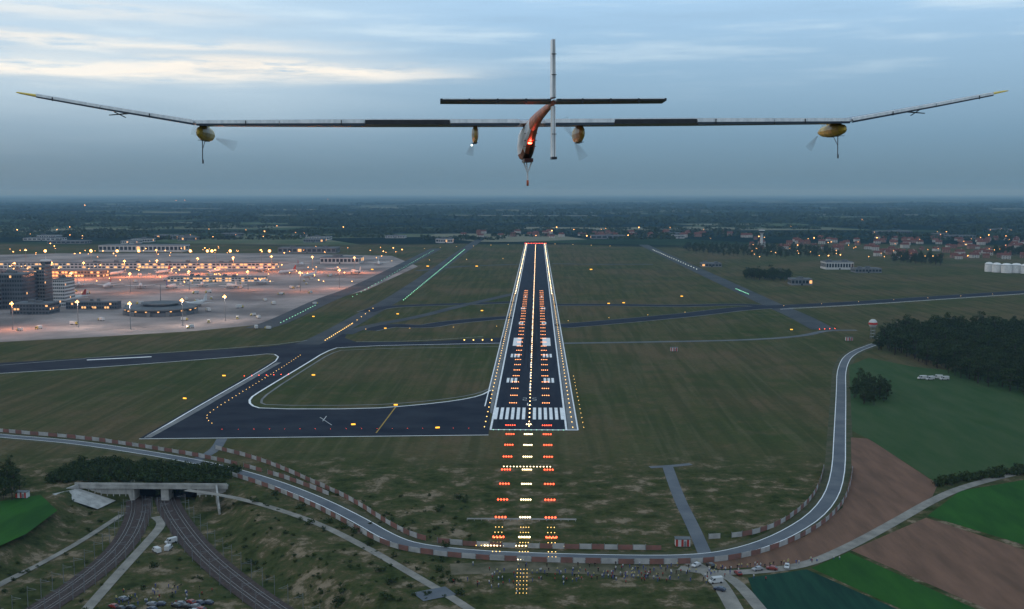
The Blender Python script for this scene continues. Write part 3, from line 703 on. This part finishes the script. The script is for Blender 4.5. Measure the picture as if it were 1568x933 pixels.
for i in range(80):
    u=random.uniform(20,560); v=random.uniform(448,505) if i<36 else random.uniform(415,450)
    if u>430-(v-495)*2: continue
    link("service_truck",tko.data,(*g(u,v),0),random.uniform(0,6),random.uniform(.9,1.4))
# floodlight masts
mm=MB(); mm.tube((0,0,0),(0,0,27),.5,.3,8,0); mm.box(-2,2,-.5,.5,26.6,27.4,0)
for i in range(4): mm.box(-1.9+i*1.0,-1.1+i*1.0,-.9,-.502,26.5,27.5,1)
mm.sphere((0,0,28.2),.7,1,8,5)
me_=mm.obj("x",[M_steel,E_sod]); MD=me_.data; bpy.data.objects.remove(me_)
def mast(u,v,pw,c,h=27):
    x,y=g(u,v); e=empty("floodlight_mast",(x,y,0)); link("pole_and_lamps",MD,(0,0,0),0,1,e)
    ld=bpy.data.lights.new("flood",'POINT'); ld.energy=pw; ld.color=c; ld.shadow_soft_size=1.5
    lo=bpy.data.objects.new("flood",ld); COL.objects.link(lo); lo.parent=e; lo.location=(0,0,25.5)
OR=(1,.27,.07); PK=(1,.36,.17)
for u in range(20,600,58): mast(u+random.uniform(-12,12),431-u*.028+random.uniform(-3,3),115000,OR)
for u in(110,200,290,380,460,520): mast(u,452-u*.015+random.uniform(-4,4),48000,PK)
for u in(40,140,240,330,400): mast(u,404,110000,OR)
for u,v in((120,502),(200,505),(280,499),(345,492)): mast(u,v,30000,(1,.78,.68))
mast(20,505,60000,(1,.32,.12))
sl=[]
for i in range(60): sl.append((random.uniform(-10,620),random.gauss(392,5),11))
for i in range(60): sl.append((random.uniform(1120,1568),random.uniform(362,400),9))
for i in range(40): sl.append((random.uniform(0,1568),random.uniform(350,372),10))
for i in range(70): sl.append((random.uniform(0,560),random.uniform(412,440),7))
sl+= [(457,307,20),(502,307,20),(130,318,20),(1320,343,20),(270,309,20),(283,309,20)]
mb=MB()
for u,v,h in sl:
    x,y=g(u,max(v,307)); 
    r=max(.6,min(4.2,y/2600*random.choice([.45,.6,.8,1.2])))
    mb.tube((x,y,0),(x,y,h),.15,.1,4,1); mb.sphere((x,y,h+r*.6),r,0,6,4)
mb.obj("street_lamps",[E_sod,M_steel])
mb=MB()
for u in(70,140,213,292,325,353,413,318,180): 
    x,y=g(u,400); mb.tube((x,y,0),(x,y,20),.3,.2,5,1); mb.sphere((x,y,21),2.7,0,8,6)
mb.obj("street_lamps",[E_sod,M_steel])
# ------------------------------------------------------------------ cars, vans, hut
def car(c):
    mb=MB()
    prof=[(-2.1,.35),(2.1,.35),(2.15,.7),(1.9,.88),(1.05,.98),(.45,1.42),(-1.2,1.45),(-1.9,1.0),(-2.15,.9)]
    def rg(x,sc=1): return [(x*(sc if z<1.1 else sc*.84),y,z) for y,z in prof]
    mb.loft([rg(-.85),rg(-.55),rg(.55),rg(.85)],0)
    for s in(-1,1):
        mb.add([(s*.80,.85,1.0),(s*.74,.42,1.36),(s*.74,-1.15,1.38),(s*.80,-1.7,1.02)],[(0,1,2,3)],1)
        for yy in(-1.3,1.3): mb.tube((s*.68,yy,.32),(s*.88,yy,.32),.32,.32,10,2)
    mb.add([(-.68,1.06,1.0),(.68,1.06,1.0),(.6,.5,1.40),(-.6,.5,1.40)],[(0,1,2,3)],1); mb.add([(-.68,-1.92,1.02),(.68,-1.92,1.02),(.6,-1.26,1.44),(-.6,-1.26,1.44)],[(3,2,1,0)],1)
    o=mb.obj("c",[mat("car_paint",c,c,1,.3,spec=.6),M_win,M_blk]); d=o.data; bpy.data.objects.remove(o); return d
CM=[car(c) for c in((.3,.3,.32),(.04,.05,.08),(.16,.17,.19),(.22,.03,.025),(.03,.03,.03),(.5,.5,.5))]
for i in range(20):
    u=random.uniform(170,330); v=random.uniform(915,945); x,y=g(u,v,-8); h=H1(x,y)
    if min(math.dist((x,y),q) for q in resample(TR[1],5))<9: continue
    link("parked_car",CM[random.choice([0,1,1,2,3,4,4])],(x,y,h),random.uniform(-.4,.4)+1.2)
vn=MB(); vp=[(-2.5,.4),(2.5,.4),(2.5,1.0),(1.9,1.25),(1.3,2.2),(-2.5,2.25)]
vn.loft([[(x,y,z) for y,z in vp] for x in(-.95,.95)],0)
for s in(-1,1):
    vn.add([(s*.96,1.7,1.3),(s*.96,1.25,2.0),(s*.96,.5,2.0),(s*.96,.5,1.3)],[(0,1,2,3)],1)
    for yy in(-1.6,1.6): vn.tube((s*.8,yy,.38),(s*1.0,yy,.38),.38,.38,10,2)
vn.add([(-.85,1.92,1.27),(.85,1.92,1.27),(.85,1.36,2.15),(-.85,1.36,2.15)],[(0,1,2,3)],1)
x,y=g(258,842,-8)
vno=vn.obj("white_van",[M_bw2,M_win,M_blk],loc=(x,y,H1(x,y)))
for u,v in((1412,581),(1424,582),(1436,580),(1446,582),(1096,893)): link("white_van",vno.data,(*g(u,v),.05),random.uniform(1,2),1.3 if v<600 else 1)
for u,v in((262,832),(240,846)): 
    x,y=g(u,v,-8); link("white_van",vno.data,(x,y,H1(x,y)+.1),random.uniform(0,3),1)
for u,v in((1102,905),(1088,868),(1130,880),(1160,874),(1066,868),(1205,870),(1182,873)): link("parked_car",random.choice(CM),(*g(u,v),.15),random.uniform(0,3))
M_hr=mat("hut_red",(.4,.05,.04),None,1)
def hut(u,v,s=1):
    mb=MB(); mb.box(-2.6,2.6,-1.5,1.5,.2,2.8,0); mb.box(-2.8,2.8,-1.7,1.7,2.8,3.0,1); 
    for i in range(3): mb.box(-2.62+i*2.0,-1.8+i*2.0,-1.56,-1.502,.25,2.75,2)
    mb.box(.4,1.2,-1.6,-1.562,.2,2.2,3)
    o=mb.obj("equipment_hut",[M_bw2,M_roof,M_hr,M_steel],loc=(*g(u,v),.0)); o.scale=(s,)*3
hut(1045,836,1.1); hut(1032,538,1.2); hut(1300,522,1.2); hut(35,762,1.0)
# ------------------------------------------------------------------ people
M_skin=mat("skin",(.45,.28,.2),None,5); 
def person(pose,shirt,trs):
    me=bpy.data.meshes.new("p"); a_=pose
    v=[(0,0,.95),(0,0,1.2),(0,0,1.42),(0,0,1.52),(0,.02,1.66),
       (.10,0,.9),(.12,.03+a_*.1,.5),(.13,a_*.2,.08),(.13,.12+a_*.2,.04),
       (-.10,0,.9),(-.12,.03-a_*.1,.5),(-.13,-a_*.2,.08),(-.13,.12-a_*.2,.04),
       (.2,0,1.4),(.27,-.03,1.12),(.26,.1+a_*.3,.9+a_*.3),(-.2,0,1.4),(-.27,-.02,1.12),(-.26,.1,.88)]
    ed=[(0,1),(1,2),(2,3),(3,4),(0,5),(5,6),(6,7),(7,8),(0,9),(9,10),(10,11),(11,12),(2,13),(13,14),(14,15),(2,16),(16,17),(17,18)]
    rr=[.15,.14,.15,.06,.11,.09,.065,.045,.04,.09,.065,.045,.04,.065,.048,.035,.065,.048,.035]
    me.from_pydata(v,ed,[]); o=bpy.data.objects.new("p",me); COL.objects.link(o)
    o.modifiers.new("s",'SKIN'); 
    for i,r in enumerate(rr): me.skin_vertices[0].data[i].radius=(r,r*.8 if i in(0,1,2) else r)
    me.skin_vertices[0].data[0].use_root=True
    sb=o.modifiers.new("u",'SUBSURF'); sb.levels=1
    dg=bpy.context.evaluated_depsgraph_get(); nme=bpy.data.meshes.new_from_object(o.evaluated_get(dg))
    nme.materials.clear()
    for m_ in(M_skin,shirt,trs,M_bark): nme.materials.append(m_)
    for p in nme.polygons:
        z=p.center.z; x=abs(p.center.x)
        p.material_index=(3 if z>1.70 else 0 if z>1.5 else 2 if z<.95 and x<.22 else 0 if (x>.22 and z<1.0) else 1)
    bpy.data.objects.remove(o); return nme
cl_=[mat("cloth_%d"%i,c,None,3) for i,c in enumerate([(.6,.6,.6),(.3,.04,.04),(.05,.08,.25),(.012,.012,.015),(.5,.45,.2)])]
PMs=[person(random.uniform(-.6,.9),cl_[i],cl_[3] if i%2 else cl_[2]) for i in range(5)]
for i in range(260):
    if i<140: u=random.gauss(960,85); v=random.gauss(881,6)
    elif i<180: u=random.uniform(690,900); v=random.uniform(866,915)
    elif i<215: u=random.uniform(1080,1290); v=876-(u-1080)*.10+random.uniform(-3,3)
    else: u=random.uniform(170,330); v=random.uniform(900,932)
    z=-8 if i>=215 else 0
    x,y=g(u,v,z); h=H1(x,y)
    link("spectator",random.choice(PMs),(x,y,h+.06),random.uniform(-1,1),random.uniform(.95,1.08))
# ------------------------------------------------------------------ AIRCRAFT
plane=empty("solar_airplane",(-0.65,70.0,HC+4.4)); plane.rotation_euler=(0,math.radians(-.45),math.radians(5.3))
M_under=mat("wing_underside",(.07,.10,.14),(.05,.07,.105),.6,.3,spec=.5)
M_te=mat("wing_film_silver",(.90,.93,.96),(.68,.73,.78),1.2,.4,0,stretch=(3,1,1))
M_solar=mat("solar_cells",(.02,.025,.05),None,2,.2,spec=.6)
M_blackw=mat("flap_black",(.022,.025,.032),(.035,.04,.05),2,.4)
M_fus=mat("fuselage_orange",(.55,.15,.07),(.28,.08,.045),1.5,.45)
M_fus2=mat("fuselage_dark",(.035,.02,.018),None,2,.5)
M_gold=mat("nacelle_gold",(.62,.42,.07),(.38,.25,.045),2,.35)
M_tip=mat("tip_yellow",(.85,.62,.12),None,2,.5)
m,nt,b=nm("propeller_blur"); b.inputs['Base Color'].default_value=(.4,.41,.43,1); b.inputs['Alpha'].default_value=.11; M_prop=m
def wz(x):
    ax=abs(x)
    return .05*(ax/20.4) if ax<20.4 else .05+(ax-20.4)*.165+((ax-20.4)**2)*.001
def chord(x): 
    ax=abs(x); return 3.3 if ax<10 else 3.3-(ax-10)/22*1.75
def sec(x,k=1.0):
    c=chord(x)*k; z=wz(x); t=.125*c*(1 if abs(x)<20 else .95)
    le=.35*chord(x); p=[(1,0),(.93,.45),(.7,.72),(.4,.62),(.0,.20),(0,-.22),(.4,-.34),(.75,-.42),(.94,-.3)]
    return [(x,le-c+c*a_,z+t*b_) for a_,b_ in p]
stx=[-31.6,-30,-26,-20.4,-10.6,-5,0,5,10.6,20.4,26,30,31.6]
wg=MB(); rings=[sec(x,.55 if abs(x)>31 else 1) for x in stx]
n=9
for j in range(len(rings)-1):
    for i in range(n):
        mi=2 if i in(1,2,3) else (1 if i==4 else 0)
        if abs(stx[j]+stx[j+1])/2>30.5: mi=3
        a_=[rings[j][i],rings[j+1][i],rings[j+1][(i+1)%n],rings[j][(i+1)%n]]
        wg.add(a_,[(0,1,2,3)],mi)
wg.add(rings[0],[tuple(range(9))],3); wg.add(rings[-1],[tuple(range(8,-1,-1))],3)
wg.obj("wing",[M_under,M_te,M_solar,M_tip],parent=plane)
fl=MB()
def te(x): s=sec(x); return s[4],s[5]
segs=[(-30.0,-26.2,0),(-26.15,-20.6,0),(-20.4,-15.4,0),(-15.35,-10.2,0),(-10.15,-5.0,1),(-4.95,-.7,0),(.9,5.2,0),(5.25,10.4,1),(10.45,15.4,0),(15.45,20.4,0),(20.6,26.1,0),(26.15,30.0,0)]
for a_,b_,k_ in segs:
    pa,qa=te(a_); pb,qb=te(b_)
    def sct(p,q):
        cr=chord(p[0])/3.3; yr=p[1]-.38; yf=p[1]-.02
        if k_==0:
            zt_=p[2]+.09; zm=p[2]-.17*cr; zl=zm-.16*cr
            return [(p[0],yf,zt_),(p[0],yr,zt_-.02),(p[0],yr,zm)],[(p[0],yr+.004,zm-.003),(p[0],yr+.03,zl),(p[0],yf,zl)]
        zt_=p[2]+.06; return [(p[0],yf,zt_+.03),(p[0],yr-.02,zt_+.02),(p[0],yr-.02,zt_-.03)],[(p[0],yr,zt_-.034),(p[0],yr,zt_-.32),(p[0],yf,zt_-.29)]
    A1,A2=sct(pa,qa); B1,B2=sct(pb,qb)
    fl.loft([A1,B1],0); fl.loft([A2,B2],1 if k_ else 2)
fl.obj("flaps",[M_te,M_blackw,M_under],parent=plane)
rb=MB()
for x in np.arange(-29,30,5.8):
    if abs(x)<1.2: continue
    p,q=te(x); rb.box(x-.025,x+.025,p[1]-.47,p[1]-.42,q[2]-.12,p[2]+.02)
for s,x in((-1,-25.6),(1,25.4)):
    z=wz(x); rb.tube((x,-.8,z-.15),(x+s*-.9,-1.6,z-.55),.035,.03,5); rb.tube((x-s*1.2,-1.0,z-.25),(x+s*.2,-1.2,z-.38),.05,.03,5)
rb.obj("control_rods",M_blackw,parent=plane)
fu=MB()
def fr(y,z,w_,h,n=12):
    r=[]
    for i in range(n):
        t=2*math.pi*i/n; c_=math.cos(t);s_=math.sin(t)
        r.append((w_/2*math.copysign(abs(c_)**.75,c_),y,z+h/2*math.copysign(abs(s_)**.75,s_)))
    return r
FS=[(-15.5,.08,.22,.26),(-12,.04,.32,.4),(-8,-.06,.44,.58),(-4.5,-.26,.58,.85),(-2.2,-.6,.72,1.3),(-.8,-1.0,.86,1.9),(.5,-1.2,.92,2.15),(2.5,-1.22,.9,2.1),(4,-1.35,.75,1.6),(5.2,-1.5,.3,.7)]
rings=[fr(*s) for s in FS]; n=12
for j in range(len(rings)-1):
    for i in range(n):
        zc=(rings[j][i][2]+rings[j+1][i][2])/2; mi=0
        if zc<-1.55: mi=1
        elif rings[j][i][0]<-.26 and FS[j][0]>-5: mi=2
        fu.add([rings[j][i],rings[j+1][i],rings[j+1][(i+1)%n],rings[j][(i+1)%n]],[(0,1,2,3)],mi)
fu.add(rings[0],[tuple(range(12))],0); fu.add(rings[-1],[tuple(range(11,-1,-1))],0)
fu.box(-.28,.28,-.9,1.2,-2.42,-2.2,1)
for z in(-.75,-1.15,-1.5): fu.box(-.4,.4,-2.3+abs(z+.7)*1.2-.35,-2.3+abs(z+.7)*1.2-.3,z,z+.035,1)
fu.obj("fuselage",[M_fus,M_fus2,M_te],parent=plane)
lg=MB(); lg.tube((-.30,.1,-2.3),(0,.2,-3.1),.05,.045,6,0); lg.tube((.30,.1,-2.3),(0,.2,-3.1),.05,.045,6,0); lg.tube((0,1.0,-2.3),(0,.25,-3.15),.04,.04,6,0); lg.tube((0,.2,-3.05),(0,.2,-3.7),.05,.05,6,0)
lg.tube((-.06,.2,-3.75),(.06,.2,-3.75),.19,.19,14,1)
lg.obj("landing_gear",[M_te,M_fus],parent=plane)
tl_=MB()
def fin(x,z0,z1,y0,y1,t,m,tp=1.0):
    tl_.loft([[(x-t,y0,z0),(x,y1,z0),(x+t,y0,z0),(x+t*.7,y0-.02-(y1-y0)*.5,z0),(x-t*.7,y0-.02-(y1-y0)*.5,z0)],
              [(x-t*tp,y0,z1),(x,y1*1-.0,z1),(x+t*tp,y0,z1),(x+t*.7*tp,y0-.02-(y1-y0)*.5,z1),(x-t*.7*tp,y0-.02-(y1-y0)*.5,z1)]],m)
fin(0,.33,3.15,-15.3,-14.3,.145,0,.75); fin(0,-2.6,-.1,-15.3,-14.5,.135,0,.85)
for z in(-1.5,1.4,2.4): tl_.box(-.12,.12,-15.9,-15.84,z,z+.03,1)
tl_.box(-.13,.13,-15.9,-15.2,-2.72,-2.6,1); tl_.box(-.02,.005,-15.93,-15.86,-2.6,3.1,1)
for s in(-1,1):
    a_=[(0,-14.2,.16),(0,-14.4,.26),(0,-15.9,.24),(0,-15.9,.12),(0,-14.6,.06)]
    tl_.loft([[(s*.15,y,z) for _,y,z in a_],[(s*5.62,y*1+(-.15 if y>-15 else 0),z+.02) for _,y,z in a_]],1)
    tl_.box(min(s*.35,s*5.5),max(s*.35,s*5.5),-15.97,-15.905,.215,.25,0)
    for x in(1.4,2.8,4.2): tl_.box(s*x-.04,s*x+.04,-16.05,-15.98,.04,.24,1)
tl_.obj("tail_fins",[M_te,M_blackw],parent=plane)
def nacelle(x,w_,h,gear,ang,pr=1.6):
    z=wz(x)-.15; mb=MB()
    ys_=[(-1.6,.2,.25),(-1.2,.7,.7),(-.3,1,1),(1,1,1),(2.2,.8,.8),(3.0,.35,.35)]
    mb.loft([[(x+a_*k_,y,z-h*.42+c_*k2) for a_,_,c_ in circ((0,0),w_/2,h/2,12)] for y,k_,k2 in ys_],0)
    mb.box(x-.08,x+.08,-.8,1.5,z-.2,z+.1,0)
    for q in(-.9,0,.9): mb.box(x-w_*.3,x+w_*.3,q,q+.05,z-h*.93,z-h*.9,1)
    if gear:
        mb.tube((x,-.4,z-h*.8),(x-.02,-.5,z-h-1.1),.03,.03,5,1); mb.tube((x,-.5,z-h-1.1),(x,-.5,z-h-1.35),.05,.05,8,1)
        mb.tube((x,.5,z-h*.8),(x-.02,-.5,z-h-.55),.02,.02,4,1)
    mb.obj("engine_nacelle",[M_gold,M_blackw],parent=plane)
    pb=MB(); zc=z-h*.55
    for s in(1,-1):
      for k_ in range(8):
        an=ang+(k_-3.5)*.06
        d=Vector((math.cos(an)*s,0,math.sin(an)*s)); q=Vector((-d.z,0,d.x)); c0=Vector((x,3.1+.02*k_,zc))
        pb.add([c0+d*.15-q*.03,c0+d*.8-q*.08,c0+d*pr-q*.07,c0+d*(pr+.05)+q*.05,c0+d*.8+q*.09,c0+d*.15+q*.03],[(0,1,2,3,4,5)],0)
    pb.obj("propeller",[M_prop],parent=plane)
nacelle(-20.4,.62,.95,True,math.radians(-22),1.5); nacelle(20.2,.85,.85,True,math.radians(-125),1.2); nacelle(-3.35,.40,1.15,False,math.radians(-105),1.1); nacelle(3.35,.55,1.15,False,math.radians(-62),1.5)
bc=MB(); bc.sphere((0,0,0),.17,0,10,7); bc.tube((0,.05,0),(0,.3,0),.08,.08,6,1); bc.obj("beacon",[emit("beacon_red",(1,.09,.05),18),M_blackw],parent=plane,loc=(-.02,-2.0,-1.2))
ld=bpy.data.lights.new("beacon_lamp",'POINT'); ld.energy=32; ld.color=(1,.1,.06); ld.shadow_soft_size=.1
lo=bpy.data.objects.new("beacon_lamp",ld); COL.objects.link(lo); lo.parent=plane; lo.location=(-.02,-2.4,-1.2)
bc=MB(); bc.sphere((0,0,0),.07,0,8,6); bc.tube((0,.05,0),(.3,.2,.3),.03,.03,5,1); bc.obj("nav_lamp",[E_cool,M_blackw],parent=plane,loc=(-3.6,-.6,-1.35))
# ------------------------------------------------------------------ haze (real volume)
m=bpy.data.materials.new("evening_haze"); m.use_nodes=True; nt=m.node_tree; nt.nodes.clear()
o_=N(nt,'ShaderNodeOutputMaterial'); vs_=N(nt,'ShaderNodeVolumeScatter'); va=N(nt,'ShaderNodeVolumeAbsorption'); ads=N(nt,'ShaderNodeAddShader')
vs_.inputs['Color'].default_value=(.34,.66,1.0,1); vs_.inputs['Density'].default_value=4.6e-5; vs_.inputs['Anisotropy'].default_value=0
va.inputs['Color'].default_value=(.3,.3,.3,1); va.inputs['Density'].default_value=1.2e-5
L(nt,vs_.outputs[0],ads.inputs[0]); L(nt,va.outputs[0],ads.inputs[1]); L(nt,ads.outputs[0],o_.inputs['Volume'])
hz=MB(); hz.box(-45000,45000,-3000,60000,-20,300); hz.obj("haze",m)
